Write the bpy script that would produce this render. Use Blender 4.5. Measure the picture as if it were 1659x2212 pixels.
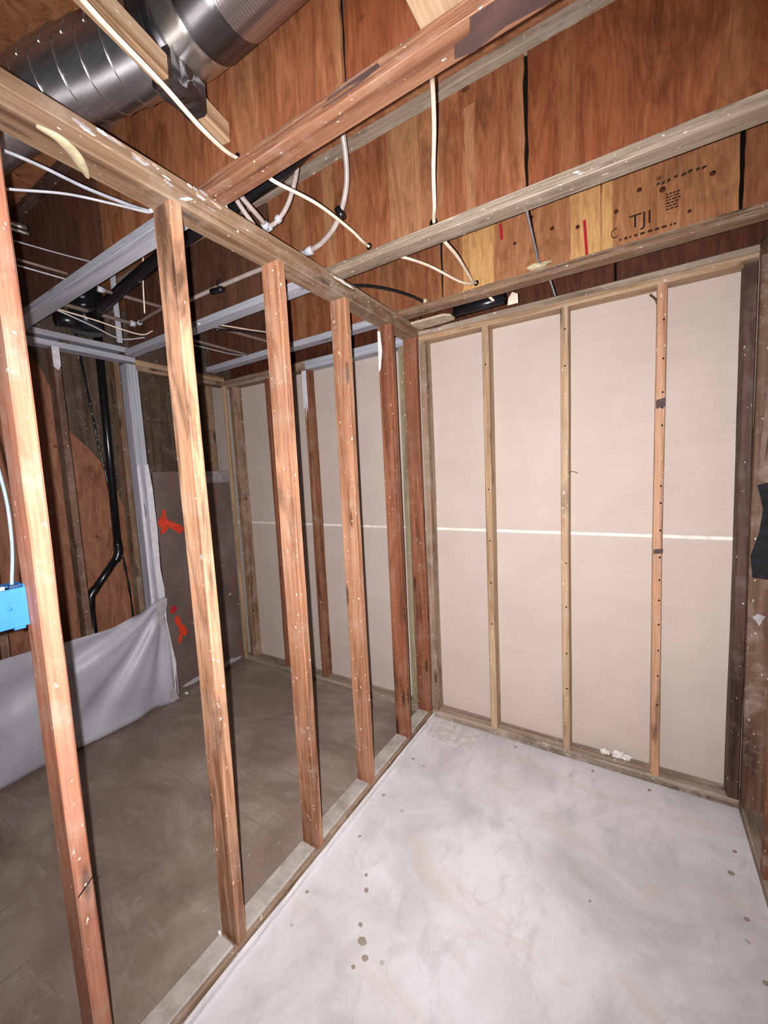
import bpy, bmesh, math, random
from mathutils import Vector, Matrix
random.seed(7)
scene = bpy.context.scene
for o in list(bpy.data.objects): bpy.data.objects.remove(o)
COL = scene.collection

# ------------------------------------------------------------------ camera
CAM_POS = Vector((1.13057, 0.03629, 1.62031))
C_R = Vector((0.84754146, 0.52854353, -0.04811664))
C_U = Vector((-0.00957702, 0.10587754, 0.99433306))
C_F = Vector((-0.53064277, 0.84227768, -0.09479747))
cam = bpy.data.cameras.new('camera'); cam_ob = bpy.data.objects.new('camera', cam); COL.objects.link(cam_ob)
cam.sensor_fit = 'VERTICAL'; cam.sensor_height = 24.0; cam.lens = 868.87 / 2212 * 24.0
cam.clip_start = 0.02
cam_ob.matrix_world = Matrix(((C_R.x, C_U.x, -C_F.x, CAM_POS.x), (C_R.y, C_U.y, -C_F.y, CAM_POS.y), (C_R.z, C_U.z, -C_F.z, CAM_POS.z), (0, 0, 0, 1)))
scene.camera = cam_ob

# ------------------------------------------------------------------ world, light, exposure
w = bpy.data.worlds.new('world'); scene.world = w; w.use_nodes = True
w.node_tree.nodes['Background'].inputs[0].default_value = (0.92, 0.95, 1.0, 1)
w.node_tree.nodes['Background'].inputs[1].default_value = 0.05
fl = bpy.data.lights.new('phone_flash', 'SPOT'); fo = bpy.data.objects.new('phone_flash', fl); COL.objects.link(fo)
fl.energy = 375; fl.spot_size = math.radians(152); fl.spot_blend = 1.0; fl.shadow_soft_size = 0.006; fl.color = (1.0, 0.98, 0.985)
fo.location = CAM_POS - C_R * 0.036 + C_U * 0.004 + C_F * 0.004
fo.rotation_euler = cam_ob.matrix_world.to_euler()
vs = scene.view_settings
vs.view_transform = 'Standard'; vs.look = 'None'; vs.gamma = 1.0; vs.use_curve_mapping = False; vs.exposure = 0.0

# ------------------------------------------------------------------ helpers
def lin(c):
    r = []
    for v in c[:3]:
        v /= 255.0
        r.append(v / 12.92 if v <= 0.04045 else ((v + 0.055) / 1.055) ** 2.4)
    return (*r, 1.0)

class NT:
    """small node-tree writer"""
    def __init__(s, name):
        s.m = bpy.data.materials.new(name); s.m.use_nodes = True
        s.t = s.m.node_tree; s.b = s.t.nodes['Principled BSDF']
    def n(s, typ, **kw):
        nd = s.t.nodes.new(typ)
        for k, v in kw.items(): setattr(nd, k, v)
        return nd
    def l(s, a, b): s.t.links.new(a, b)
    def coords(s, scale, rnd=True, loc=(0, 0, 0)):
        tc = s.n('ShaderNodeTexCoord'); mp = s.n('ShaderNodeMapping'); mp.inputs['Scale'].default_value = scale
        if rnd:
            oi = s.n('ShaderNodeObjectInfo'); mu = s.n('ShaderNodeMath', operation='MULTIPLY'); mu.inputs[1].default_value = 37.0
            s.l(oi.outputs['Random'], mu.inputs[0])
            cb = s.n('ShaderNodeCombineXYZ')
            for i in range(3): s.l(mu.outputs[0], cb.inputs[i])
            s.l(cb.outputs[0], mp.inputs['Location'])
        else:
            mp.inputs['Location'].default_value = loc
        s.l(tc.outputs['Object'], mp.inputs['Vector'])
        return mp.outputs['Vector']
    def noise(s, vec, scale=1.0, detail=4.0, rough=0.55, dist=0.0):
        nd = s.n('ShaderNodeTexNoise'); nd.inputs['Scale'].default_value = scale; nd.inputs['Detail'].default_value = detail
        nd.inputs['Roughness'].default_value = rough; nd.inputs['Distortion'].default_value = dist
        s.l(vec, nd.inputs['Vector']); return nd.outputs['Fac']
    def ramp(s, fac, stops):
        nd = s.n('ShaderNodeValToRGB'); cr = nd.color_ramp
        while len(cr.elements) < len(stops): cr.elements.new(0.5)
        for e, (p, c) in zip(cr.elements, stops): e.position = p; e.color = c
        s.l(fac, nd.inputs['Fac']); return nd.outputs['Color']
    def mask(s, fac, lo, hi): return s.ramp(fac, [(lo, (0, 0, 0, 1)), (hi, (1, 1, 1, 1))])
    def mix(s, fac, a, b, mode='MIX', f=None):
        nd = s.n('ShaderNodeMixRGB', blend_type=mode)
        if fac is None: nd.inputs['Fac'].default_value = f
        else: s.l(fac, nd.inputs['Fac'])
        for i, v in ((1, a), (2, b)):
            if isinstance(v, tuple): nd.inputs[i].default_value = v
            else: s.l(v, nd.inputs[i])
        return nd.outputs['Color']
    def mul(s, a, k):
        nd = s.n('ShaderNodeMath', operation='MULTIPLY'); s.l(a, nd.inputs[0])
        if isinstance(k, (int, float)): nd.inputs[1].default_value = k
        else: s.l(k, nd.inputs[1])
        return nd.outputs[0]
    def bump(s, h, strength=0.3, dist=0.002):
        nd = s.n('ShaderNodeBump'); nd.inputs['Strength'].default_value = strength; nd.inputs['Distance'].default_value = dist
        s.l(h, nd.inputs['Height']); s.l(nd.outputs['Normal'], s.b.inputs['Normal'])
    def done(s, col, rough=0.6, spec=0.3, metal=0.0):
        if isinstance(col, tuple): s.b.inputs['Base Color'].default_value = col
        else: s.l(col, s.b.inputs['Base Color'])
        if isinstance(rough, (int, float)): s.b.inputs['Roughness'].default_value = rough
        else: s.l(rough, s.b.inputs['Roughness'])
        s.b.inputs['Specular IOR Level'].default_value = spec
        s.b.inputs['Metallic'].default_value = metal
        return s.m

PAL = {  # light, mid, dark, dust amount, stain amount
    'fir_orange': ((184, 136, 106), (160, 112, 84), (110, 70, 50), 0.45, 0.55),
    'fir_pale':   ((196, 150, 120), (172, 126, 96), (106, 66, 46), 0.40, 0.80),
    'fir_pink':   ((186, 128, 103), (170, 112, 88), (128, 77, 58), 0.60, 0.35),
    'fir_red':    ((146, 92, 66), (124, 74, 51), (82, 46, 31), 0.25, 0.40),
    'fir_rust':   ((144, 98, 71), (122, 78, 55), (82, 48, 33), 0.35, 0.70),
    'fir_dark':   ((94, 70, 61), (76, 54, 47), (52, 34, 30), 0.30, 0.50),
    'fir_umber':  ((150, 122, 98), (128, 100, 78), (88, 62, 47), 0.75, 0.45),
    'fir_brown':  ((120, 92, 75), (100, 74, 59), (68, 46, 36), 0.50, 0.45),
    'fir_tan':    ((188, 158, 128), (168, 136, 106), (122, 92, 67), 0.55, 0.35),
    'fir_olive':  ((152, 138, 112), (130, 115, 90), (94, 80, 59), 0.40, 0.30),
    'dusty':      ((164, 149, 133), (140, 123, 106), (96, 79, 65), 0.80, 0.45),
    'dusty_brown':((158, 136, 116), (136, 110, 90), (96, 72, 56), 0.90, 0.50),
    'lam':        ((150, 108, 84), (128, 86, 64), (88, 54, 39), 0.50, 0.65),
    'painted':    ((186, 187, 198), (172, 173, 184), (140, 137, 145), 0.20, 0.10),
    'grey_ply':   ((100, 85, 71), (84, 69, 57), (60, 47, 38), 0.30, 0.30),
}
_mc = {}
def wood(pal, axis, dust=None, low=0.0):
    key = (pal, axis, dust, low)
    if key in _mc: return _mc[key]
    L, M, D, du, st = PAL[pal]
    if dust is not None: du = dust
    t = NT('wood_%s_%s' % (pal, axis))
    i = 'xyz'.index(axis)
    def sc(along, across): v = [across] * 3; v[i] = along; return tuple(v)
    f1 = t.noise(t.coords(sc(1.1, 24)), 1.0, 5, 0.65, 0.8)
    f2 = t.noise(t.coords(sc(5, 170)), 1.0, 3, 0.6)
    s1 = t.noise(t.coords(sc(1.6, 9)), 1.0, 4, 0.6, 1.2)
    col = t.ramp(f1, [(0.30, lin(D)), (0.44, lin(M)), (0.62, lin(L)), (0.8, lin(M))])
    col = t.mix(t.mul(t.mask(s1, 0.54, 0.70), st), col, lin([c * 0.55 for c in D]))
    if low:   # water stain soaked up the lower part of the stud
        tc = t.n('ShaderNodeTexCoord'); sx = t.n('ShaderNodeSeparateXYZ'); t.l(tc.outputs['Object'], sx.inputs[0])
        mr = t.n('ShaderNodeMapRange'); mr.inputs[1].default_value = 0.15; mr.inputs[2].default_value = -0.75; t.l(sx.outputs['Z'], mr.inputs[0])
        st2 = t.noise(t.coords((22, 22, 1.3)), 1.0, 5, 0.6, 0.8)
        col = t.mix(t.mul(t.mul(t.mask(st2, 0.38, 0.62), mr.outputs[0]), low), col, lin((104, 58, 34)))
    fine = t.ramp(f2, [(0.3, (0.72, 0.70, 0.68, 1)), (0.65, (1, 1, 1, 1))])
    col = t.mix(None, col, fine, 'MULTIPLY', 0.8)
    vo = t.n('ShaderNodeTexVoronoi'); t.l(t.coords(sc(2.6, 14)), vo.inputs['Vector']); vo.inputs['Scale'].default_value = 1.0
    kn = t.ramp(vo.outputs['Distance'], [(0.10, (1, 1, 1, 1)), (0.17, (0, 0, 0, 1))])
    col = t.mix(t.mul(kn, 0.75), col, lin([c * 0.5 for c in D]))
    d1 = t.noise(t.coords((7, 7, 7)), 1.0, 6, 0.7)
    col = t.mix(t.mul(t.mask(d1, 0.50, 0.72), du * 0.6), col, lin((176, 162, 150)))
    d2 = t.noise(t.coords(sc(45, 80)), 1.0, 2, 0.5)
    col = t.mix(t.mul(t.mask(d2, 0.70, 0.735), min(1, du + 0.35)), col, lin((226, 216, 206)))
    t.bump(f2, 0.35, 0.0015)
    m = t.done(col, 0.62 if pal != 'painted' else 0.5, 0.25)
    _mc[key] = m; return m

def ply(name, L, M, D, tan=0.0, tanc=(214, 160, 96), band=7.0, seed=0.0):
    """rotary-cut plywood, face grain upright"""
    if name in _mc: return _mc[name]
    t = NT(name)
    f1 = t.noise(t.coords((13, 13, 2.6), False, (seed, 0, 0)), 1.0, 9, 0.70, 1.8)
    f2 = t.noise(t.coords((150, 150, 14), False), 1.0, 4, 0.65)
    b1 = t.noise(t.coords((band, 0.01, 0.35), False, (seed * 3.1, 0, 0)), 1.0, 1, 0.4)
    bl = t.noise(t.coords((5, 5, 5), False, (seed, 3, 0)), 1.0, 5, 0.65)
    col = t.ramp(f1, [(0.28, lin(D)), (0.46, lin(M)), (0.66, lin(L)), (0.8, lin(M))])
    if tan > 0:
        col = t.mix(t.mul(t.mask(b1, 0.57, 0.60), tan), col, t.ramp(f1, [(0.3, lin([c * 0.82 for c in tanc])), (0.6, lin(tanc))]))
    col = t.mix(t.mul(t.mask(bl, 0.55, 0.75), 0.55), col, lin([c * 0.6 for c in D]))
    col = t.mix(t.mul(t.mask(bl, 0.28, 0.42), -0.0), col, lin(L))
    fine = t.ramp(f2, [(0.3, (0.70, 0.66, 0.62, 1)), (0.62, (1, 1, 1, 1))])
    col = t.mix(None, col, fine, 'MULTIPLY', 0.9)
    vo = t.n('ShaderNodeTexVoronoi'); t.l(t.coords((6, 6, 7), False, (seed, 0, 1)), vo.inputs['Vector'])
    vo.inputs['Scale'].default_value = 1.0
    col = t.mix(t.mul(t.ramp(vo.outputs['Distance'], [(0.07, (1, 1, 1, 1)), (0.11, (0, 0, 0, 1))]), 0.8), col, lin((74, 34, 18)))
    t.bump(f2, 0.3, 0.001)
    m = t.done(col, 0.58, 0.3); _mc[name] = m; return m

def plain(name, c, rough=0.5, spec=0.4, metal=0.0, var=0.12, scale=25, bump=0.0):
    if name in _mc: return _mc[name]
    t = NT(name); n1 = t.noise(t.coords((scale,) * 3), 1.0, 4)
    col = t.ramp(n1, [(0.3, lin([v * (1 - var) for v in c])), (0.7, lin([min(255, v * (1 + var * 0.4)) for v in c]))])
    if bump: t.bump(n1, bump, 0.002)
    m = t.done(col, rough, spec, metal); _mc[name] = m; return m

def link(o, parent=None):
    COL.objects.link(o)
    if parent is not None:
        o.parent = parent
        o.location = Vector(o.location) - world_loc(parent)
    return o
def world_loc(o):
    v = Vector(o.location)
    while o.parent is not None:
        o = o.parent; v += Vector(o.location)
    return v
def mesh_obj(name, verts, faces, mat, parent=None, origin=None, smooth=False):
    if origin is None:
        n = len(verts); origin = Vector((sum(v[0] for v in verts) / n, sum(v[1] for v in verts) / n, sum(v[2] for v in verts) / n))
    origin = Vector(origin)
    me = bpy.data.meshes.new(name)
    me.from_pydata([tuple(Vector(v) - origin) for v in verts], [], faces); me.update()
    bm = bmesh.new(); bm.from_mesh(me); bmesh.ops.recalc_face_normals(bm, faces=bm.faces); bm.to_mesh(me); bm.free()
    if smooth:
        for p in me.polygons: p.use_smooth = True
    me.materials.append(mat)
    o = bpy.data.objects.new(name, me); o.location = origin
    return link(o, parent)
def empty(name, loc, parent=None):
    o = bpy.data.objects.new(name, None); o.location = loc; o.empty_display_size = 0.05
    return link(o, parent)
def tag(o, label, cat=None, group=None, kind=None):
    o['label'] = label
    if cat: o['category'] = cat
    if group: o['group'] = group
    if kind: o['kind'] = kind
    return o

def lumber(name, x, y, z, mat, parent=None, c=0.003, warp=0.0015, seg=None, jit=0.0005):
    """sawn board with eased arrises, slightly warped along its length"""
    lo = [x[0], y[0], z[0]]; hi = [x[1], y[1], z[1]]
    d = [hi[k] - lo[k] for k in range(3)]
    L = d.index(max(d)); a, b = [k for k in range(3) if k != L]
    if seg is None: seg = max(2, min(16, int(d[L] / 0.15)))
    c = min(c, d[a] * 0.3, d[b] * 0.3)
    ph = random.uniform(0, 6.28), random.uniform(0, 6.28)
    V, F = [], []
    for i in range(seg + 1):
        t = i / seg; oa = warp * math.sin(t * 4.2 + ph[0]) * math.sin(math.pi * t); ob = warp * math.sin(t * 5.1 + ph[1]) * math.sin(math.pi * t)
        ring = [(0, c), (c, 0), (d[a] - c, 0), (d[a], c), (d[a], d[b] - c), (d[a] - c, d[b]), (c, d[b]), (0, d[b] - c)]
        for (pa, pb) in ring:
            v = [0, 0, 0]; v[L] = lo[L] + d[L] * t
            v[a] = lo[a] + pa + oa + random.uniform(-jit, jit); v[b] = lo[b] + pb + ob + random.uniform(-jit, jit)
            V.append(v)
    for i in range(seg):
        for k in range(8):
            F.append((i * 8 + k, i * 8 + (k + 1) % 8, (i + 1) * 8 + (k + 1) % 8, (i + 1) * 8 + k))
    F.append(tuple(range(8))); F.append(tuple(seg * 8 + k for k in range(8)))
    return mesh_obj(name, V, F, mat, parent, origin=[(lo[k] + hi[k]) / 2 for k in range(3)])

def smooth_path(pts, n=6):
    P = [Vector(p) for p in pts]
    if len(P) < 3: return [P[0].lerp(P[-1], i / n) for i in range(n + 1)]
    out = []
    Q = [P[0] * 2 - P[1]] + P + [P[-1] * 2 - P[-2]]
    for i in range(1, len(Q) - 2):
        p0, p1, p2, p3 = Q[i - 1], Q[i], Q[i + 1], Q[i + 2]
        for k in range(n):
            t = k / n
            out.append(0.5 * ((2 * p1) + (-p0 + p2) * t + (2 * p0 - 5 * p1 + 4 * p2 - p3) * t * t + (-p0 + 3 * p1 - 3 * p2 + p3) * t ** 3))
    out.append(P[-1]); return out
def tube_geo(path, r, sides=10, flat=1.0, rad=None):
    V, F = [], []
    up = Vector((0, 0, 1)); prev = None
    for i, p in enumerate(path):
        d = (path[min(i + 1, len(path) - 1)] - path[max(i - 1, 0)]).normalized()
        if prev is None:
            s = d.cross(up)
            if s.length < 1e-3: s = d.cross(Vector((1, 0, 0)))
            s.normalize()
        else:
            s = prev - d * prev.dot(d); s.normalize()
        prev = s; u = s.cross(d).normalized(); rr = r if rad is None else rad(i / (len(path) - 1))
        for k in range(sides):
            a = 2 * math.pi * k / sides
            V.append(p + s * (rr * math.cos(a)) + u * (rr * flat * math.sin(a)))
    for i in range(len(path) - 1):
        for k in range(sides):
            F.append((i * sides + k, i * sides + (k + 1) % sides, (i + 1) * sides + (k + 1) % sides, (i + 1) * sides + k))
    n = len(path) - 1
    F.append(tuple(range(sides))); F.append(tuple(n * sides + k for k in range(sides)))
    return V, F
def tube(name, pts, r, mat, parent=None, sides=10, flat=1.0, n=6, rad=None, straight=False):
    path = [Vector(p) for p in pts] if straight else smooth_path(pts, n)
    V, F = tube_geo(path, r, sides, flat, rad)
    return mesh_obj(name, V, F, mat, parent, smooth=True)
def patch(name, pts, axis, val, th, mat, parent=None):
    """thin flat shape of given thickness lying on a plane (axis = value); pts are the two other coordinates"""
    V = []; n = len(pts); k = 'xyz'.index(axis)
    for off in (0, th):
        for p in pts:
            v = list(p); v.insert(k, val + off); V.append(v)
    F = [tuple(range(n)), tuple(range(n, 2 * n))] + [(i, (i + 1) % n, n + (i + 1) % n, n + i) for i in range(n)]
    return mesh_obj(name, V, F, mat, parent)
def lump(name, c, r, mat, parent=None, rough=0.25, sub=2, seed=1):
    rnd = random.Random(seed); bm = bmesh.new(); bmesh.ops.create_icosphere(bm, subdivisions=sub, radius=1)
    for v in bm.verts:
        k = 1 + rnd.uniform(-rough, rough); v.co = Vector((v.co.x * r[0] * k, v.co.y * r[1] * k, v.co.z * r[2] * k))
    me = bpy.data.meshes.new(name); bm.to_mesh(me); bm.free(); me.materials.append(mat)
    o = bpy.data.objects.new(name, me); o.location = c; return link(o, parent)

# ------------------------------------------------------------------ shared materials
def mat_drywall():
    t = NT('drywall_paper')
    a = t.noise(t.coords((3, 3, 3), False), 1.0, 5, 0.6); f = t.noise(t.coords((260, 260, 260), False), 1.0, 2)
    b = t.noise(t.coords((1.2, 1.2, 60), False), 1.0, 3)
    col = t.ramp(a, [(0.3, lin((186, 171, 161))), (0.7, lin((194, 179, 169)))])
    col = t.mix(None, col, t.ramp(f, [(0.35, (0.86, 0.85, 0.84, 1)), (0.6, (1, 1, 1, 1))]), 'MULTIPLY', 0.6)
    col = t.mix(None, col, t.ramp(b, [(0.35, (0.95, 0.95, 0.95, 1)), (0.6, (1, 1, 1, 1))]), 'MULTIPLY', 0.6)
    t.bump(f, 0.12, 0.0005); return t.done(col, 0.75, 0.2)
def mat_floor_white():
    t = NT('dusty_white_slab')
    a = t.noise(t.coords((2.2, 2.2, 2.2), False), 1.0, 6, 0.65, 0.5); b = t.noise(t.coords((9, 5, 5), False, (2, 1, 0)), 1.0, 6, 0.7, 0.8)
    f = t.noise(t.coords((140, 140, 140), False), 1.0, 2); s = t.noise(t.coords((1.3, 3.6, 1), False, (5, 2, 0)), 1.0, 5, 0.6, 1.5)
    col = t.ramp(a, [(0.28, lin((176, 172, 173))), (0.47, lin((203, 199, 201))), (0.62, lin((218, 214, 217)))])
    col = t.mix(t.mul(t.mask(b, 0.52, 0.66), 0.5), col, lin((178, 175, 177)))
    col = t.mix(t.mul(t.mask(s, 0.57, 0.70), 0.5), col, lin((196, 182, 168)))
    col = t.mix(None, col, t.ramp(f, [(0.3, (0.92, 0.92, 0.92, 1)), (0.6, (1, 1, 1, 1))]), 'MULTIPLY', 0.6)
    vo = t.n('ShaderNodeTexVoronoi'); t.l(t.coords((5.5, 5.5, 5.5), False, (0.3, 0.7, 0)), vo.inputs['Vector']); vo.inputs['Scale'].default_value = 1
    col = t.mix(t.mul(t.ramp(vo.outputs['Distance'], [(0.035, (1, 1, 1, 1)), (0.06, (0, 0, 0, 1))]), 0.5), col, lin((140, 130, 122)))
    t.bump(f, 0.15, 0.001); return t.done(col, 0.62, 0.3)
def mat_floor_brown():
    t = NT('bare_brown_slab')
    a = t.noise(t.coords((1.8, 2.6, 1), False), 1.0, 7, 0.65, 0.6); b = t.noise(t.coords((4, 13, 4), False, (1, 5, 0)), 1.0, 6, 0.7, 1.0)
    f = t.noise(t.coords((120, 120, 120), False), 1.0, 2); s = t.noise(t.coords((70, 9, 5), False), 1.0, 3, 0.6)
    col = t.ramp(a, [(0.3, lin((114, 98, 87))), (0.5, lin((138, 121, 109))), (0.68, lin((162, 148, 136)))])
    col = t.mix(t.mul(t.mask(b, 0.54, 0.74), 0.30), col, lin((186, 176, 166)))
    col = t.mix(t.mul(t.mask(s, 0.68, 0.72), 0.35), col, lin((210, 202, 194)))
    br = t.n('ShaderNodeTexBrick'); br.offset = 0.0; br.inputs['Scale'].default_value = 1.0; br.inputs['Mortar Size'].default_value = 0.004
    br.inputs['Brick Width'].default_value = 0.305; br.inputs['Row Height'].default_value = 0.305
    br.inputs['Color1'].default_value = br.inputs['Color2'].default_value = (0, 0, 0, 1); br.inputs['Mortar'].default_value = (1, 1, 1, 1)
    t.l(t.coords((1, 1, 1), False, (0.03, 0.05, 0)), br.inputs['Vector'])
    col = t.mix(t.mul(t.mul(br.outputs['Color'], t.mask(a, 0.50, 0.60)), 0.35), col, lin((92, 80, 72)))
    col = t.mix(None, col, t.ramp(f, [(0.3, (0.85, 0.85, 0.85, 1)), (0.6, (1, 1, 1, 1))]), 'MULTIPLY', 0.7)
    t.bump(f, 0.2, 0.001); return t.done(col, 0.6, 0.35)
def mat_topping():
    t = NT('grey_levelling_mortar'); a = t.noise(t.coords((14, 14, 14)), 1.0, 6, 0.65); f = t.noise(t.coords((150,) * 3), 1.0, 2)
    col = t.ramp(a, [(0.3, lin((146, 136, 128))), (0.6, lin((178, 170, 164)))])
    t.bump(f, 0.3, 0.001); return t.done(col, 0.8, 0.2)
def mat_panel():
    t = NT('old_brown_painted_panel')
    a = t.noise(t.coords((4, 4, 2.5), False), 1.0, 6, 0.6); b = t.noise(t.coords((5, 5, 26), False, (3, 1, 2)), 1.0, 5, 0.65, 0.6)
    g = t.noise(t.coords((2, 9, 2), False, (8, 1, 2)), 1.0, 4, 0.6)
    col = t.ramp(a, [(0.3, lin((84, 70, 66))), (0.6, lin((106, 90, 86))), (0.75, lin((124, 108, 106)))])
    col = t.mix(t.mul(t.mask(b, 0.66, 0.70), 0.85), col, lin((190, 182, 172)))
    col = t.mix(t.mul(t.mask(g, 0.60, 0.72), 0.45), col, lin((136, 62, 54)))
    return t.done(col, 0.38, 0.5)
def mat_plastic():
    t = NT('milky_plastic_film'); a = t.noise(t.coords((3, 3, 3), False), 1.0, 5, 0.6)
    col = t.ramp(a, [(0.3, lin((160, 156, 166))), (0.7, lin((186, 184, 194)))])
    f = t.noise(t.coords((6, 20, 20), False), 1.0, 6, 0.6); t.bump(f, 0.35, 0.006)
    t.b.inputs['Transmission Weight'].default_value = 0.12
    return t.done(col, 0.42, 0.45)
ANI = 0.25
def mat_foil(name, base=(196, 194, 198), rough=0.22, rib=0.0):
    t = NT(name); a = t.noise(t.coords((2, 40, 40)), 1.0, 4, 0.6); w = t.noise(t.coords((14, 14, 14)), 1.0, 4)
    col = t.ramp(a, [(0.3, lin([c * 0.8 for c in base])), (0.7, lin(base))])
    tg = t.n('ShaderNodeTangent', direction_type='RADIAL', axis='X'); t.l(tg.outputs[0], t.b.inputs['Tangent'])
    t.b.inputs['Anisotropic'].default_value = 0.92; t.b.inputs['Anisotropic Rotation'].default_value = ANI; t.bump(w, 0.12, 0.004)
    return t.done(col, rough, 0.5, 0.95)

M_DRY = mat_drywall(); M_FW = mat_floor_white(); M_FB = mat_floor_brown(); M_TOP = mat_topping()
M_PANEL = mat_panel(); M_FILM = mat_plastic()
M_DUCT = mat_foil('galvanised_duct_metal', (226, 223, 226), 0.36); M_SHINY = mat_foil('bright_duct_collar', (214, 210, 206), 0.32)
M_TAPE = mat_foil('grey_foil_tape', (128, 125, 128), 0.45); M_FLEX = mat_foil('ribbed_foil_sleeve', (206, 196, 196), 0.42)
M_ROMEX = plain('white_cable_jacket', (236, 216, 196), 0.45, 0.4); M_ROMEXC = plain('cool_white_cable_jacket', (180, 180, 188), 0.45, 0.4)
M_GREY = plain('grey_cable_jacket', (146, 146, 154), 0.5, 0.4); M_PEX = plain('translucent_white_water_pipe', (178, 162, 156), 0.35, 0.5)
M_PEXD = plain('dull_water_pipe', (124, 106, 100), 0.4, 0.4); M_CRIMP = plain('crimp_ring', (196, 196, 204), 0.3, 0.5)
M_BLACK = plain('black_drain_plastic', (24, 24, 28), 0.25, 0.5); M_HOLE = plain('dark_cavity', (14, 11, 10), 0.9, 0.1)
M_BLUE = plain('blue_box_plastic', (36, 106, 172), 0.45, 0.5, 0, 0.06, 40); M_BLUED = plain('dark_blue_box_inside', (18, 50, 88), 0.5, 0.4)
M_WHITE = plain('white_plaster', (226, 220, 216), 0.7, 0.2, 0, 0.1, 60, 0.3); M_FOAM = plain('cream_spray_foam', (196, 180, 148), 0.7, 0.2, 0, 0.12, 40, 0.4)
M_SEAM = plain('white_board_edge', (232, 224, 214), 0.6, 0.2); M_RED = plain('red_marker', (168, 34, 44), 0.6, 0.2); M_ORANGE = plain('orange_red_spray_paint', (206, 62, 36), 0.55, 0.3, 0, 0.2, 60)
M_INK = plain('black_stamp_ink', (58, 36, 26), 0.7, 0.1); M_NAIL = plain('rusty_nail_steel', (70, 52, 46), 0.5, 0.5, 0.6)
M_TAR = plain('dark_glue_stain', (84, 62, 60), 0.6, 0.25, 0, 0.25, 12); M_FELT = plain('torn_black_felt', (30, 30, 34), 0.75, 0.2, 0, 0.5, 30, 0.4)
M_PAINTW = plain('white_joint_compound', (214, 210, 216), 0.6, 0.25, 0, 0.08, 30, 0.3)
M_PALE = plain('thin_plaster_wash', (188, 164, 148), 0.7, 0.2, 0, 0.2, 60, 0.2)
M_TAPEG = plain('pale_packing_tape', (168, 160, 164), 0.4, 0.4)

# ================================================================== FLOOR
f = mesh_obj('floor', [(0, -1.4, 0), (1.64, -1.4, 0), (1.64, 2.42, 0), (0, 2.42, 0), (0, -1.4, -0.08), (1.64, -1.4, -0.08), (1.64, 2.42, -0.08), (0, 2.42, -0.08)],
             [(0, 1, 2, 3), (4, 5, 6, 7), (0, 1, 5, 4), (1, 2, 6, 5), (2, 3, 7, 6), (3, 0, 4, 7)], M_FW, origin=(0, 0, 0))
tag(f, 'white dust-covered concrete floor of the small framed room', kind='structure')
f2 = mesh_obj('floor', [(-2.4, -1.4, 0), (0, -1.4, 0), (0, 2.42, 0), (-2.4, 2.42, 0), (-2.4, -1.4, -0.08), (0, -1.4, -0.08), (0, 2.42, -0.08), (-2.4, 2.42, -0.08)],
              [(0, 1, 2, 3), (4, 5, 6, 7), (0, 1, 5, 4), (1, 2, 6, 5), (2, 3, 7, 6), (3, 0, 4, 7)], M_FB, origin=(0, 0, 0))
tag(f2, 'bare brown-grey concrete floor beyond the open stud partition', kind='structure')

# ================================================================== WALL LEFT: the open stud partition
ST, SW = 0.038, 0.089
Y0, SP = 0.770, 0.4064
PB, PT = 0.045, 2.426           # top of sill plate, underside of top plate
wl = tag(empty('wall_left', (-0.045, 0.9, 0)), 'open wooden stud partition with five bare studs, double top plate and dusty sill', kind='structure')
lumber('sill_plate', (-SW, 0.0), (-1.3, 2.32), (0, PB), wood('dusty_brown', 'y', 1.0), wl)
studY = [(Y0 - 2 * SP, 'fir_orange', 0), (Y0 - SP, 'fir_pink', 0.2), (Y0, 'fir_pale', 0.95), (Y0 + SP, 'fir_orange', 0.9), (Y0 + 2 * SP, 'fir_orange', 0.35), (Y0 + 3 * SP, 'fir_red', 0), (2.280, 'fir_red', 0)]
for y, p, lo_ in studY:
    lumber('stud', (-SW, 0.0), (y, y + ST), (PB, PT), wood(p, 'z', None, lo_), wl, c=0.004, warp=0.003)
for k in range(len(studY) - 1):   # mortar topping lying on the plate between the studs
    a, b = studY[k][0] + ST + 0.004, studY[k + 1][0] - 0.012
    lumber('mortar_strip', (-SW + 0.004, -0.010), (a, b), (PB - 0.002, PB + 0.013), M_TOP, wl, c=0.006, warp=0.001, jit=0.0015)
lumber('top_plate', (-SW, 0.0), (-1.3, 2.32), (PT, PT + ST), wood('fir_umber', 'y'), wl)
lumber('top_plate', (-SW - 0.001, 0.001), (-1.3, 2.40), (PT + ST, PT + 2 * ST), wood('fir_umber', 'y'), wl)
lumber('floor_fillet', (0.0, 0.014), (-1.3, 2.318), (0, 0.026), M_FW, wl, c=0.010, warp=0.001, seg=60, jit=0.002)
# plaster and foam residue
def smear(name, pts, parent, mat, axis, val, th): return patch(name, pts, axis, val, th, mat, parent)
foam_pts = [(-0.004, 0.470, 2.424), (0.000, 0.510, 2.421), (-0.02, 0.548, 2.419), (-0.055, 0.58, 2.419), (-0.086, 0.603, 2.421)]
tube('foam_bead', foam_pts, 0.012, M_FOAM, wl, 10, 0.45, 8, rad=lambda t: 0.003 + 0.0125 * math.sin(math.pi * min(1, t * 0.9 + 0.08)))
rnd = random.Random(5)
def ragged_strip(axis_pts, w0, w1, n, seed):
    """ragged outline of a long smear: returns list of (u, v)"""
    r = random.Random(seed); top, bot = [], []
    (u0, v0), (u1, v1) = axis_pts
    for i in range(n + 1):
        t = i / n; u = u0 + (u1 - u0) * t; v = v0 + (v1 - v0) * t
        e = math.sin(math.pi * t) ** 0.4 if 0 < t < 1 else 0.05
        top.append((u, v + (w0 + r.uniform(-.3, .5) * w0) * e)); bot.append((u, v - (w1 + r.uniform(-.3, .5) * w1) * e))
    return top + bot[::-1]
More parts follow.
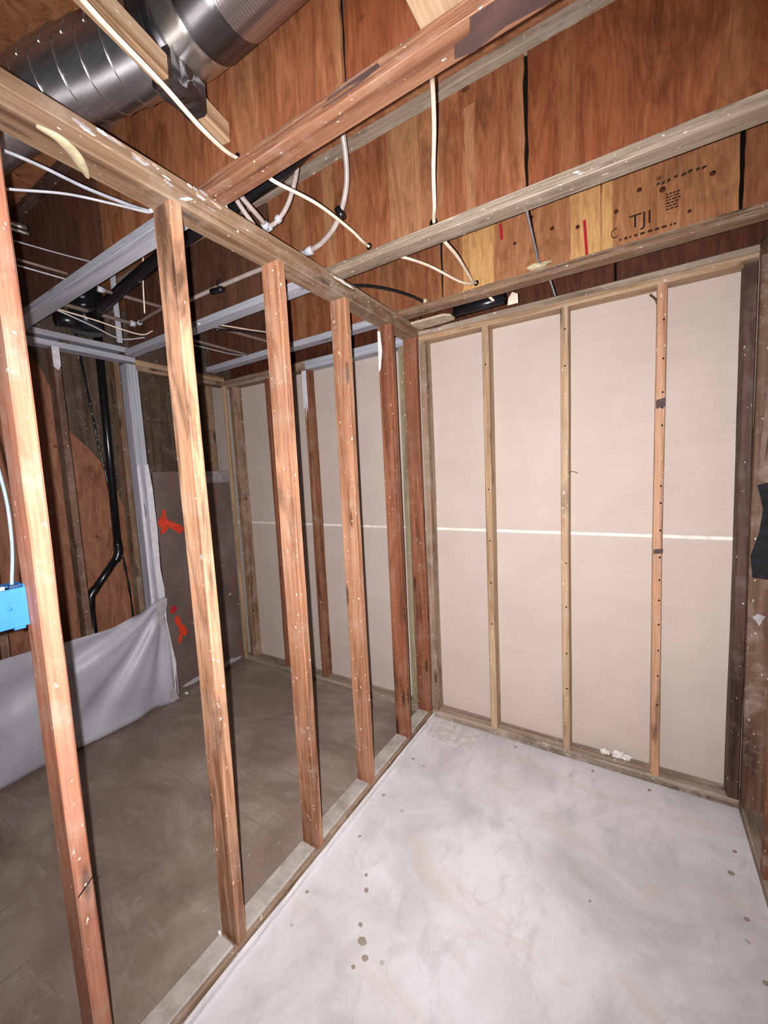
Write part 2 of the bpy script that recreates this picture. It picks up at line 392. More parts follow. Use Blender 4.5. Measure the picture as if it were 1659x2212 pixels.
for k in range(26):
    yy = 0.52 + 0.40 * rnd.random() ** 0.9; zz = 2.468 + 0.032 * rnd.random(); ll = rnd.uniform(0.015, 0.05)
    patch('plaster_smear', ragged_strip(((yy, zz), (yy + ll, zz - 0.002)), rnd.uniform(.0015, .005), rnd.uniform(.0015, .005), 7, 100 + k), 'x', 0.0010 + 0.0001 * k, 0.0008, (M_WHITE, M_TAPEG, M_PALE)[k % 3], wl)
patch('plaster_smear', ragged_strip(((0.80, 2.440), (0.845, 2.462)), 0.004, 0.004, 6, 4), 'x', 0.0006, 0.0015, M_WHITE, wl)
patch('plaster_smear', ragged_strip(((1.50, 2.488), (1.66, 2.486)), 0.006, 0.005, 8, 9), 'x', 0.0012, 0.001, M_WHITE, wl)
patch('plaster_smear', [(-0.085, 2.421 - 0.02 + 0.0), (-0.07, 2.40), (-0.06, 2.30), (-0.075, 2.20), (-0.088, 2.18)], 'y', Y0 + 3 * SP - 0.0015, 0.0012, M_WHITE, wl)

patch('saw_cut', [(0.3645, 0.640), (0.4015, 0.668), (0.4015, 0.671), (0.3645, 0.644)], 'x', 0.0028, 0.0008, M_HOLE, wl)
# ================================================================== WALL BACK
BY, DY = 2.320, 2.409     # face of studs, face of drywall
BT = 2.408
wb = tag(empty('wall_back', (0.5, DY, 0)), 'back wall of bare studs with tan drywall sheets behind and a white joint line', kind='structure')
SEAM = 1.249
for (xa, xb) in ((-2.40, -0.05), (-0.046, 1.64)):
    for (za, zb) in ((0.012, SEAM - 0.005), (SEAM + 0.005, 2.50)):
        lumber('drywall_sheet', (xa, xb), (DY, DY + 0.0127), (za, zb), M_DRY, wb, c=0.002, warp=0.0, jit=0)
    lumber('joint_line', (xa, xb), (DY - 0.0012, DY + 0.010), (SEAM - 0.008, SEAM + 0.008), M_SEAM, wb, c=0.0008, warp=0, jit=0.0003)
lumber('sill_plate', (0.0, 1.545), (BY, DY - 0.001), (0, PB), wood('dusty', 'x', 1.3), wb)
lumber('sill_plate', (-1.85, -SW), (BY, DY - 0.001), (0, PB), wood('dusty', 'x'), wb)
lumber('top_plate', (0.0, 1.545), (BY, DY - 0.001), (BT, BT + ST - 0.006), wood('fir_tan', 'x', 0.5), wb)
lumber('top_plate', (0.0, 1.62), (BY, DY - 0.001), (BT + ST - 0.006, BT + 2 * ST - 0.014), wood('dusty', 'x'), wb)
lumber('top_plate', (-0.93, -SW), (BY, DY - 0.001), (BT, BT + ST - 0.006), wood('painted', 'x'), wb)
lumber('top_plate', (-0.93, -SW), (BY, DY - 0.001), (BT + ST - 0.006, BT + 2 * ST - 0.014), wood('painted', 'x'), wb)
lumber('top_plate', (-1.85, -0.93), (BY, DY - 0.001), (BT, BT + ST - 0.006), wood('dusty_brown', 'x'), wb)
lumber('top_plate', (-1.85, -0.93), (BY, DY - 0.001), (BT + ST - 0.006, BT + 2 * ST - 0.014), wood('dusty_brown', 'x'), wb)
XB = 0.3905
for x, p in ((0.0, 'dusty_brown'), (XB, 'fir_tan'), (XB + SP, 'fir_tan'), (XB + 2 * SP, 'fir_pale'), (1.503, 'fir_dark'),
             (-0.150, 'fir_olive'), (-0.962, 'fir_rust'), (-1.366, 'fir_red'), (-1.80, 'fir_umber')):
    wd = 0.050 if x == -1.80 else (0.0415 if x == 1.503 else ST)
    lumber('stud', (x, x + wd), (BY, DY - 0.001), (PB, BT), wood(p, 'z'), wb, c=0.004, warp=0.003)
patch('white_paint_drip', [(-0.966, 2.40), (-0.923, 2.40), (-0.923, 2.16), (-0.93, 2.10), (-0.938, 2.17), (-0.944, 2.05), (-0.952, 2.14), (-0.966, 2.12)], 'y', BY - 0.0015, 0.001, M_PAINTW, wb)
# bent nail high on the third stud and a wire end on the second
tube('bent_nail', [(1.206, 2.350, 2.330), (1.198, 2.345, 2.352), (1.176, 2.340, 2.378)], 0.0045, M_NAIL, wb, 8)
tube('wire_end', [(0.832, 2.35, 1.580), (0.850, 2.345, 1.584), (0.872, 2.34, 1.576)], 0.0018, M_NAIL, wb, 6)
nail_me = None
for (x, z) in [(XB + 2 * SP + 0.026, v) for v in (2.25, 2.08, 1.93, 1.86, 1.78, 1.50, 1.42, 1.29, 1.16, 1.05, 0.95, 0.83, 0.70, 0.57, 0.42)] + \
              [(XB + SP + 0.022, v) for v in (2.3, 2.12, 1.9, 1.72, 1.4, 1.1, 0.86, 0.6, 0.4)] + [(XB + 0.020, v) for v in (2.2, 1.95, 1.88, 1.5, 1.2, 0.95, 0.7)]:
    if nail_me is None:
        o = tube('nail_hole', [(x, BY - 0.0014, z), (x, BY + 0.004, z)], 0.0042, M_HOLE, wb, 8, 1, 1); nail_me = o.data
    else:
        o = bpy.data.objects.new('nail_hole', nail_me); o.location = (x, BY + 0.0013, z); link(o, wb)
for (x, z0, z1, s) in ((XB + 2 * SP, 1.858, 1.905, 11), (XB + 2 * SP, 1.175, 1.205, 12)):   # dark burnt knots
    patch('dark_knot', [(x + 0.001, z0), (x + 0.037, z0 + 0.006), (x + 0.037, z1), (x + 0.02, z1 - 0.004), (x + 0.001, z1 - 0.008)], 'y', BY - 0.0014, 0.0006, M_TAR, wb)

# ================================================================== WALL RIGHT
RX = 1.545
wr = tag(empty('wall_right', (RX, 1.2, 0)), 'right wall of dark studs and brown sheathing smeared with old plaster', kind='structure')
lumber('sill_plate', (RX, RX + SW), (-1.3, DY), (0, PB), wood('dusty', 'y', 1.0), wr)
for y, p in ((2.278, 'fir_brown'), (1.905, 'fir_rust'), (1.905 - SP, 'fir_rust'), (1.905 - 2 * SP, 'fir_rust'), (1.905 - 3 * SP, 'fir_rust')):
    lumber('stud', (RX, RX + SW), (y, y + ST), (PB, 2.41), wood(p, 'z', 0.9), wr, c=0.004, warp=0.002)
lumber('sheathing_board', (RX + SW, RX + SW + 0.012), (-1.3, DY + 0.02), (0, 2.5), wood('fir_brown', 'z', 1.0), wr, warp=0)
lumber('top_plate', (RX, RX + SW), (-1.3, 2.318), (2.41, 2.448), wood('fir_brown', 'y', 0.9), wr)
lumber('top_plate', (RX, RX + SW), (-1.3, DY), (2.448, 2.486), wood('fir_brown', 'y', 0.9), wr)
patch('plaster_smear', [(1.558, 0.93), (1.570, 0.918), (1.582, 0.895), (1.590, 0.92), (1.60, 0.94), (1.575, 0.95)], 'y', 2.2765, 0.001, M_TAPEG, wr)
patch('plaster_smear', [(1.56, 1.62), (1.575, 1.58), (1.585, 1.72), (1.62, 1.9), (1.58, 1.92)], 'y', 2.2765, 0.001, plain('brown_plaster_wash', (126, 104, 92), 0.8, 0.2), wr)

felt = patch('torn_felt_scrap', [(1.555, 1.50), (1.632, 1.52), (1.632, 1.30), (1.60, 1.20), (1.632, 1.10), (1.55, 1.11), (1.542, 1.20), (1.566, 1.30), (1.575, 1.40)], 'y', 2.258, 0.004, M_FELT)
tag(felt, 'torn black felt paper scrap hanging on the right wall studs', 'felt scrap')

# ================================================================== FAR LEFT WALL (x = -1.85)
FX = -1.85
wf = tag(empty('wall_far_left', (FX - 0.05, 1.4, 0)), 'far left framed wall with white-painted corner post and open bays', kind='structure')
lumber('sill_plate', (FX - SW, FX), (-1.3, 1.53), (0, PB), wood('dusty', 'y'), wf)
lumber('top_plate', (FX - SW, FX), (-1.3, 1.60), (2.535, 2.570), wood('painted', 'y'), wf)
lumber('top_plate', (FX - SW, FX), (-1.3, 1.60), (2.478, 2.513), wood('painted', 'y'), wf)
for k in range(4): lumber('shim', (FX - SW + 0.01, FX - 0.012), (0.5 + 0.34 * k, 0.54 + 0.34 * k), (2.513, 2.535), wood('fir_dark', 'y'), wf)
lumber('top_plate', (FX - SW, FX), (1.60, BY), (2.462, 2.500), wood('fir_tan', 'y'), wf)
lumber('top_plate', (FX - SW, FX), (1.60, BY), (2.424, 2.462), wood('fir_umber', 'y'), wf)
lumber('stud', (FX - SW, FX), (1.118, 1.156), (PB, 2.478), wood('fir_brown', 'z'), wf)
lumber('stud', (FX - SW, FX), (0.712, 0.750), (PB, 2.478), wood('fir_brown', 'z'), wf)
lumber('stud', (FX - SW, FX), (0.306, 0.344), (PB, 2.478), wood('fir_brown', 'z'), wf)
patch('white_paint_drip', [(1.118, 2.478), (1.156, 2.478), (1.156, 2.37), (1.14, 2.34), (1.118, 2.36)], 'x', FX + 0.0004, 0.001, M_PAINTW, wf)
lumber('corner_post', (FX - SW, FX), (1.535, 1.573), (0.02, 2.46), wood('painted', 'z'), wf)
lumber('corner_post', (FX - SW + 0.002, FX - 0.001), (1.576, 1.612), (0.02, 2.46), wood('painted', 'z'), wf)
# plaster run down the post
patch('plaster_smear', [(1.538, 1.75), (1.552, 1.77), (1.556, 1.4), (1.55, 1.0), (1.556, 0.6), (1.545, 0.1), (1.538, 0.1)], 'x', FX + 0.0008, 0.001, M_PAINTW, wf)
patch('plaster_smear', [(1.585, 1.76), (1.611, 1.77), (1.625, 1.60), (1.63, 1.3), (1.622, 1.0), (1.636, 0.85), (1.630, 0.6), (1.65, 0.40), (1.668, 0.25), (1.650, 0.12), (1.65, 0.03), (1.60, 0.02), (1.590, 0.5), (1.583, 1.2)], 'x', FX + 0.003, 0.004, M_PAINTW, wf)
lumber('corner_bead', (FX + 0.003, FX + 0.006), (1.662, 1.666), (0.01, 0.30), M_PAINTW, wf, c=0.0005)
# outer sheathing: plywood cut along a shadow's curved edge, darker board as the shade
OX = -2.30
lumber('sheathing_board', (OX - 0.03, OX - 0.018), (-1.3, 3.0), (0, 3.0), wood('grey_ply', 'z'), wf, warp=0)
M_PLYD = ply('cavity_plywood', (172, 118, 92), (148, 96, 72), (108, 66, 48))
patch('shadow_edge_plywood', [(-1.0, 0.0), (-1.0, 2.6), (1.10, 2.6), (1.19, 2.50), (1.29, 2.19), (1.33, 2.03), (1.43, 1.92), (1.518, 1.80), (1.55, 1.66), (1.60, 1.58), (1.64, 1.42), (1.64, 0.0)], 'x', OX - 0.016, 0.012, M_PLYD, wf)
lumber('return_board', (OX, FX - SW - 0.002), (1.645, 1.660), (0.0, 2.6), wood('grey_ply', 'z'), wf, warp=0)
lumber('stud', (OX + 0.06, OX + 0.15), (1.60, 1.638), (0.0, 2.6), wood('fir_umber', 'z'), wf)
lumber('stud', (FX - SW - 0.10, FX - SW - 0.062), (2.20, 2.30), (0.0, 2.50), wood('fir_umber', 'z'), wf)
lumber('corner_stud', (FX, FX + 0.020), (2.29, 2.319), (0.02, 2.42), wood('fir_tan', 'z'), wf)

# big brown panel with spray paint
pn = empty('painted_panel', (FX, 2.0, 0.0)); tag(pn, 'dark brown scuffed wall panel with orange-red spray paint marks beside the white post', 'panel')
lumber('board', (FX - 0.010, FX + 0.002), (1.640, 2.285), (0.02, 1.712), M_PANEL, pn, warp=0)
lumber('foil_edge', (FX + 0.002, FX + 0.004), (2.02, 2.285), (1.612, 1.708), plain('dull_foil_strip', (150, 140, 142), 0.35, 0.6, 0.2, 0.2, 18), pn, c=0.0006, warp=0.0004)
patch('paint_mark', [(1.636, 1.322), (1.648, 1.37), (1.672, 1.39), (1.686, 1.436), (1.705, 1.428), (1.70, 1.366), (1.73, 1.345), (1.812, 1.298), (1.835, 1.27), (1.808, 1.235), (1.76, 1.262), (1.72, 1.30), (1.69, 1.265), (1.646, 1.252), (1.662, 1.30)], 'x', FX + 0.003, 0.0008, M_ORANGE, pn)
patch('paint_mark', [(1.660, 0.655), (1.675, 0.69), (1.705, 0.70), (1.72, 0.665), (1.69, 0.635)], 'x', FX + 0.003, 0.0008, M_RED, pn)
patch('paint_mark', [(1.690, 0.60), (1.72, 0.61), (1.74, 0.575), (1.735, 0.545), (1.765, 0.52), (1.785, 0.46), (1.765, 0.43), (1.74, 0.455), (1.728, 0.40), (1.705, 0.385), (1.70, 0.43), (1.72, 0.47), (1.712, 0.53), (1.694, 0.555)], 'x', FX + 0.003, 0.0008, M_ORANGE, pn)
patch('plaster_smear', ragged_strip(((1.70, 0.045), (2.26, 0.06)), 0.022, 0.018, 16, 21), 'x', FX + 0.003, 0.003, M_TAPEG, pn)

# plastic film
def plastic():
    NU, NV = 60, 26; V, F = [], []
    top = [(0.25, 0.73), (0.702, 0.713), (0.976, 0.699), (1.257, 0.690), (1.439, 0.722), (1.55, 0.79), (1.605, 0.80)]
    bot = [(0.25, 0.036), (0.631, 0.030), (0.805, 0.024), (1.003, 0.018), (1.247, 0.018), (1.40, 0.022), (1.465, 0.03), (1.53, 0.004), (1.605, 0.002)]
    def at(T, y):
        for (a, b) in zip(T, T[1:]):
            if a[0] <= y <= b[0]: return a[1] + (b[1] - a[1]) * (y - a[0]) / (b[0] - a[0])
        return T[-1][1]
    for i in range(NU + 1):
        y = 0.25 + (1.605 - 0.25) * i / NU
        for j in range(NV + 1):
            t = j / NV; zt, zb = at(top, y), at(bot, y); z = zb + (zt - zb) * t
            dy, dz = 1.62 - y, 0.80 - z; ang = math.atan2(dz, dy + 1e-4); rr = math.hypot(dy, dz)
            fold = 0.026 * math.sin(ang * 12 + 0.6) * min(1, rr / 0.25) * math.exp(-rr * 0.55) + 0.012 * math.sin(ang * 25 + rr * 3) * math.exp(-rr * 0.6)
            fold += 0.006 * math.sin(y * 9 + z * 5) + 0.004 * math.sin(y * 23 - z * 11)
            pull = 0.05 * (1 - t) ** 3 * (1 if y < 1.5 else 0.6)
            V.append((FX + 0.052 + fold + pull * 0.6, y, z))
    for i in range(NU):
        for j in range(NV):
            a = i * (NV + 1) + j; F.append((a, a + 1, a + NV + 2, a + NV + 1))
    o = mesh_obj('sheet', V, F, M_FILM, None, smooth=True)
    md = o.modifiers.new('thickness', 'SOLIDIFY'); md.thickness = 0.0012
    return o
pl = empty('plastic_sheet', (FX + 0.05, 1.0, 0)); tag(pl, 'milky plastic sheet taped to the white post and draped along the far left wall', 'plastic sheet')
o = plastic(); o.parent = pl; o.location = Vector(o.location) - Vector(pl.location)
patch('tape', [(1.535, 0.72), (1.548, 0.80), (1.62, 0.785), (1.612, 0.73), (1.598, 0.70), (1.575, 0.62), (1.545, 0.60)], 'x', FX + 0.060, 0.0015, M_TAPEG, pl)
patch('tape', [(1.56, 0.10), (1.60, 0.11), (1.628, 0.012), (1.60, 0.004), (1.565, 0.004)], 'x', FX + 0.074, 0.0015, M_TAPEG, pl)

# black drain pipe and ribbed line in the far-left cavity
dp = empty('drain_pipe', (-2.2, 1.5, 0.46)); tag(dp, 'black plastic drain pipe with an offset bend in the far-left wall cavity', 'pipe')
tube('pipe_run', [(-2.2, 1.540, 2.95), (-2.2, 1.512, 1.14)], 0.027, M_BLACK, dp, 14, 1, 2)
tube('elbow', [(-2.2, 1.513, 1.20), (-2.2, 1.512, 1.12), (-2.2, 1.485, 1.06)], 0.031, M_BLACK, dp, 14, 1, 5)
tube('pipe_run', [(-2.2, 1.500, 1.09), (-2.2, 1.305, 0.85)], 0.027, M_BLACK, dp, 14, 1, 2)
tube('elbow', [(-2.2, 1.335, 0.89), (-2.2, 1.298, 0.84), (-2.2, 1.288, 0.76)], 0.031, M_BLACK, dp, 14, 1, 5)
tube('pipe_run', [(-2.2, 1.290, 0.82), (-2.2, 1.284, 0.02)], 0.027, M_BLACK, dp, 14, 1, 2)
rl = empty('ribbed_line', (-2.22, 1.5, 0.02)); tag(rl, 'thin dark ribbed line flecked white, hanging beside the black drain pipe', 'hose')
rp = smooth_path([(-2.22, 1.400, 2.75), (-2.22, 1.439, 2.297), (-2.22, 1.464, 1.968), (-2.225, 1.495, 1.731), (-2.24, 1.529, 1.38), (-2.24, 1.558, 1.088), (-2.24, 1.581, 0.75), (-2.24, 1.585, 0.3), (-2.24, 1.585, 0.01)], 10)
V, F = tube_geo(rp, 0.008, 8, 1, rad=lambda t: 0.0075 + 0.0018 * math.sin(t * 600)); mesh_obj('hose_run', V, F, M_BLACK, rl, smooth=True)
fl_me = None
for i in range(12, 52, 2):
    p = rp[i]
    if fl_me is None: o = lump('bright_fleck', p + Vector((0.0075, -0.003, 0)), (0.003, 0.003, 0.008), M_CRIMP, rl, 0.1, 1); fl_me = o.data
    else: o = bpy.data.objects.new('bright_fleck', fl_me); o.location = p + Vector((0.0075, -0.003, 0)); link(o, rl)

# ================================================================== CEILING: subfloor + I-joists
JB, JT = 2.502, 3.000
ce = tag(empty('ceiling', (0, 1.0, JT)), 'underside of plywood subfloor boards above the joists', kind='structure')
M_SUB = ply('subfloor_plywood', (168, 116, 82), (146, 94, 64), (108, 66, 44), 0.3, (176, 128, 90), 3.0, 2.0)
for (xa, xb) in ((-2.4, -1.2), (-1.197, 0.02), (0.023, 1.24), (1.243, 1.9)):
    lumber('subfloor_board', (xa, xb), (-1.3, 3.0), (JT, JT + 0.018), M_SUB, ce, warp=0, c=0.001)

FW, FH, WT = 0.074, 0.036, 0.011
M_WEB = {
    'a': ply('web_plywood_red', (156, 101, 69), (130, 77, 49), (88, 49, 30), 0.40, (168, 121, 84), 6.0, 0.0),
    'b': ply('web_plywood_rust', (144, 85, 53), (118, 64, 38), (82, 40, 22), 0.30, (156, 107, 69), 5.0, 1.7),
    'c': ply('web_plywood_tan', (176, 124, 84), (156, 103, 67), (116, 71, 44), 0.95, (206, 160, 104), 4.6, 4.2),
    'd': ply('web_plywood_dark', (110, 63, 42), (88, 47, 31), (58, 30, 20), 0.1, (122, 78, 54), 5.0, 6.0),
    'e': ply('web_plywood_brown', (108, 74, 56), (88, 57, 43), (62, 39, 30), 0.15, (118, 83, 62), 5.0, 7.0),
}
GAP = 0.008
def joist(y0, label, panels, flpal, x0=-1.80, x1=1.72, paint_to=-0.047, white=True, tfp='dusty'):
    j = empty('floor_joist', (0, y0 + FW / 2, JB)); tag(j, label, 'joist', 'floor joists')
    yc = y0 + FW / 2
    if white:
        lumber('bottom_flange', (paint_to, x1), (y0, y0 + FW), (JB, JB + FH), wood(flpal, 'x'), j, c=0.003)
        lumber('bottom_flange', (x0, paint_to - 0.001), (y0 - 0.0005, y0 + FW + 0.0005), (JB - 0.0005, JB + FH), wood('painted', 'x'), j, c=0.003)
    else:
        lumber('bottom_flange', (x0, x1), (y0, y0 + FW), (JB, JB + FH), wood(flpal, 'x'), j, c=0.003)
    for k in range(3): lumber('lamination', (paint_to + 0.002 if white else x0, x1 - 0.002), (y0 - 0.0022, y0 + 0.002), (JB + 0.003 + 0.012 * k, JB + 0.011 + 0.0115 * k), wood(flpal, 'x'), j, c=0.001, warp=0.0006, seg=24, jit=0.0007)
    lumber('top_flange', (x0, x1), (y0, y0 + FW), (JT - FH, JT), wood(tfp, 'x'), j, c=0.003)
    out = []
    for (xa, xb, m) in panels:
        if xa > x0 + 0.01: lumber('joint_backing', (xa - 0.03, xa + 0.03), (yc + WT / 2 + 0.001, yc + WT / 2 + 0.005), (JB + FH, JT - FH), M_HOLE, j, warp=0)
        r = random.Random(int(xa * 1000) + int(y0 * 100)); V, F = [], []
        # web panel with slightly ragged butt ends
        n = 10; zs = [JB + FH - 0.004 + (JT - 2 * FH + 0.008 - JB) * k / n for k in range(n + 1)]
        gp = lambda k: GAP / 2 + (0.0045 * (k / n) if k < n - 1 else 0.001); L = [xa + gp(k) + r.uniform(-.0015, .003) for k in range(n + 1)]; R = [xb - gp(k) + r.uniform(-.003, .0015) for k in range(n + 1)]
        for yy in (yc - WT / 2, yc + WT / 2):
            for k in range(n + 1): V.append((L[k], yy, zs[k])); V.append((R[k], yy, zs[k]))
        h = 2 * (n + 1)
        for k in range(n):
            a = 2 * k
            F += [(a, a + 1, a + 3, a + 2), (h + a, h + a + 1, h + a + 3, h + a + 2), (a, a + 2, h + a + 2, h + a), (a + 1, a + 3, h + a + 3, h + a + 1)]
        F += [(0, 1, h + 1, h), (2 * n, 2 * n + 1, h + 2 * n + 1, h + 2 * n)]
        out.append(mesh_obj('web_panel', V, F, M_WEB[m], j, origin=((xa + xb) / 2, yc, 2.7)))
    return j, out
J1Y, J2Y, J3Y, J4Y = 0.890, 1.512, 2.122, 2.735
j1, w1 = joist(J1Y, 'joist nearest the camera with a stained bottom flange, beside the metal duct', [(-1.80, -0.70, 'e'), (-0.70, 0.52, 'a'), (0.52, 1.72, 'b')], 'lam', tfp='fir_dark')
j2, w2 = joist(J2Y, 'middle joist with grey bottom flange and a dark web joint, behind the hanging white cable', [(-1.80, -0.41, 'e'), (-0.41, 0.81, 'a'), (0.81, 1.72, 'b')], 'dusty')
j3, w3 = joist(J3Y, 'joist with black stamped lettering and red marker line on its tan web', [(-1.80, -0.98, 'e'), (-0.98, 0.237, 'a'), (0.237, 1.456, 'c'), (1.456, 1.72, 'a')], 'fir_umber')
j4, w4 = joist(J4Y, 'dark red-brown joist seen in the gap above the back wall top plate', [(-2.42, -1.4, 'd'), (-1.4, -0.2, 'd'), (-0.2, 1.02, 'd'), (1.02, 1.80, 'd')], 'fir_dark', white=False, x0=-2.42, x1=1.8)
# torn laminations and dark glue on the first flange
patch('glue_stain', [(0.47, 2.514), (0.50, 2.536), (0.56, 2.538), (0.63, 2.537), (0.64, 2.520), (0.60, 2.516), (0.55, 2.512)], 'y', J1Y - 0.0016, 0.0012, M_TAR, j1)
patch('glue_stain', [(0.845, J1Y + 0.002), (0.835, J1Y + 0.030), (0.80, J1Y + 0.034), (0.79, J1Y + 0.060), (0.83, J1Y + 0.070), (0.90, J1Y + 0.058), (0.97, J1Y + 0.064), (1.06, J1Y + 0.060), (1.20, J1Y + 0.068), (1.35, J1Y + 0.05), (1.35, J1Y + 0.002)], 'z', JB - 0.0014, 0.0012, M_TAR, j1)
# ragged torn fibre along the underside of the second joist's top flange
def torn_edge(y, xa, xb, parent, seed):
    r = random.Random(seed); n = 60; top, bot = [], []
    for i in range(n + 1):
        x = xa + (xb - xa) * i / n; top.append((x, JT - FH + 0.004))
        bot.append((x, JT - FH - 0.010 - r.random() ** 2 * 0.020 * (0.35 + 0.65 * i / n)))
    patch('torn_fibre', top + bot[::-1], 'y', y, 0.006, wood('dusty', 'x'), parent)
torn_edge(J2Y + 0.002, -0.2, 1.6, j2, 4)
# hole collars
def cable_hole(x, y, z, parent, r=0.014):
    tube('drilled_hole', [(x, y - WT / 2 - 0.0008, z), (x, y - WT / 2 + 0.002, z)], r, M_HOLE, parent, 12, 1, 1)
cable_hole(0.118, J1Y + FW / 2, 2.572, j1); cable_hole(0.171, J2Y + FW / 2, 2.572, j2); cable_hole(0.467, J2Y + FW / 2, 2.562, j2, 0.017)
cable_hole(0.424, J3Y + FW / 2, 2.572, j3); 
# stamp and marker on the third joist's web (ink lies on the plywood face)
wy = J3Y + FW / 2 - WT / 2 - 0.0006
wp = w3[2]
def text_mesh(txt, size, x, z, y, parent, mat, name='stamp', shear=0.0, rot=0.0):
    cu = bpy.data.curves.new(name, 'FONT'); cu.body = txt; cu.size = size; cu.extrude = 0.0002; cu.shear = shear; cu.align_x = 'CENTER'; cu.align_y = 'CENTER'; cu.resolution_u = 3
    ob = bpy.data.objects.new('tmp', cu); COL.objects.link(ob)
    dg = bpy.context.evaluated_depsgraph_get(); me = bpy.data.meshes.new_from_object(ob.evaluated_get(dg))
    bpy.data.objects.remove(ob); bpy.data.curves.remove(cu)
    me.transform(Matrix.Rotation(math.radians(90), 4, 'X') @ Matrix.Rotation(rot, 4, 'Z'))
    me.materials.clear(); me.materials.append(mat)
    o = bpy.data.objects.new(name, me); o.location = (x, y, z); return link(o, parent)
text_mesh('TJI', 0.075, 1.135, 2.625, wy, wp, M_INK)
tube('stamp_ring', [(1.043 + 0.013 * math.cos(a * 0.5), wy, 2.604 + 0.018 * math.sin(a * 0.5)) for a in range(2, 12)], 0.0022, M_INK, wp, 6, 1, 3)
r = random.Random(3)
for row in range(6):
    x = 1.222
    while x < 1.262:
        d = r.uniform(0.004, 0.016); patch('stamp_line', [(x, 2.688 - row * 0.0115), (x + d, 2.688 - row * 0.0115), (x + d, 2.6935 - row * 0.0115), (x, 2.6935 - row * 0.0115)], 'y', wy, 0.0004, M_INK, wp); x += d + 0.003
x = 1.06
while x < 1.25:
    d = r.uniform(0.006, 0.018); patch('stamp_line', [(x, 2.566), (x + d, 2.566), (x + d, 2.575), (x, 2.575)], 'y', wy, 0.0004, M_INK, wp); x += d + r.uniform(0.004, 0.012)
patch('marker_line', [(0.918, 2.70), (0.930, 2.70), (0.940, 2.545), (0.928, 2.545)], 'y', wy, 0.0004, M_RED, wp)
patch('marker_line', [(0.546, 2.815), (0.558, 2.815), (0.566, 2.74), (0.552, 2.735)], 'y', wy, 0.0004, M_RED, wp)

# paler veneer strips, knots and faint upper stamp on the webs
M_VEN = ply('pale_veneer', (214, 168, 112), (196, 148, 94), (160, 112, 66), 0.0, seed=9.0)
M_VEN2 = ply('dull_veneer', (170, 124, 88), (150, 104, 72), (116, 76, 50), 0.0, seed=11.0)
M_KNOT = plain('dark_knot_wood', (78, 40, 24), 0.7, 0.2)
def veneer(xa, xb, y, za, zb, m, parent, seed):
    r = random.Random(seed); n = 8
    L = [(xa + r.uniform(-.004, .004), za + (zb - za) * k / n) for k in range(n + 1)]; R = [(xb + r.uniform(-.004, .004), za + (zb - za) * k / n) for k in range(n + 1)]
    patch('veneer_strip', L + R[::-1], 'y', y, 0.0003, m, parent)
veneer(0.355, 0.475, wy + 0.0002, 2.540, 2.962, M_VEN, wp, 1); veneer(0.49, 0.515, wy + 0.0002, 2.540, 2.962, M_VEN, wp, 2)
veneer(0.868, 0.985, wy + 0.0002, 2.540, 2.962, M_VEN, wp, 3); veneer(0.995, 1.035, wy + 0.0002, 2.540, 2.962, M_VEN, wp, 4)
wy2 = J2Y + FW / 2 - WT / 2 - 0.0005
veneer(0.275, 0.415, wy2, 2.540, 2.962, M_VEN2, w2[1], 5); veneer(-0.06, 0.0, wy2, 2.540, 2.962, M_VEN2, w2[1], 6); veneer(0.60, 0.635, wy2, 2.540, 2.9, M_VEN2, w2[1], 7)
for (x, z, q) in ((1.047, 2.69, .009), (0.79, 2.71, .009), (0.897, 2.68, .009), (1.21, 2.715, .011), (1.37, 2.712, .010), (1.13, 2.745, .009), (0.62, 2.70, .008), (0.70, 2.79, .008), (1.30, 2.60, .007)):
    tube('knot', [(x, wy - 0.0002, z), (x, wy + 0.0004, z)], q, M_KNOT, wp, 12, 1, 1)
x = 1.19
while x < 1.34:
    d = r.uniform(0.006, 0.016); z = 2.735 + 0.02 * (x - 1.19) + r.uniform(-0.006, 0.006); patch('stamp_line', [(x, z), (x + d, z + 0.004), (x + d, z + 0.012), (x, z + 0.010)], 'y', wy, 0.0004, M_INK, wp); x += d + r.uniform(0.004, 0.012)

# ------------------------------------------------------------------ boards hung across above the duct bay
b = lumber('cross_board', (0.1405 - 0.021, 0.1405 + 0.021), (0.296, 0.924), (2.618, 2.673), wood('fir_tan', 'y', 0.2), None)
b.rotation_euler.z = 0.184; b.location.y -= 0.009
tag(b, 'tan cross board passing under the round metal duct to the nearest joist', 'board', 'cross boards')
b = lumber('cross_board', (0.735, 0.850), (0.30, J1Y + FW / 2 - WT / 2 - 0.001), (2.545, 2.583), wood('fir_tan', 'y', 0.2), None); tag(b, 'pale cross board at the top of the picture meeting the stained flange', 'board', 'cross boards')

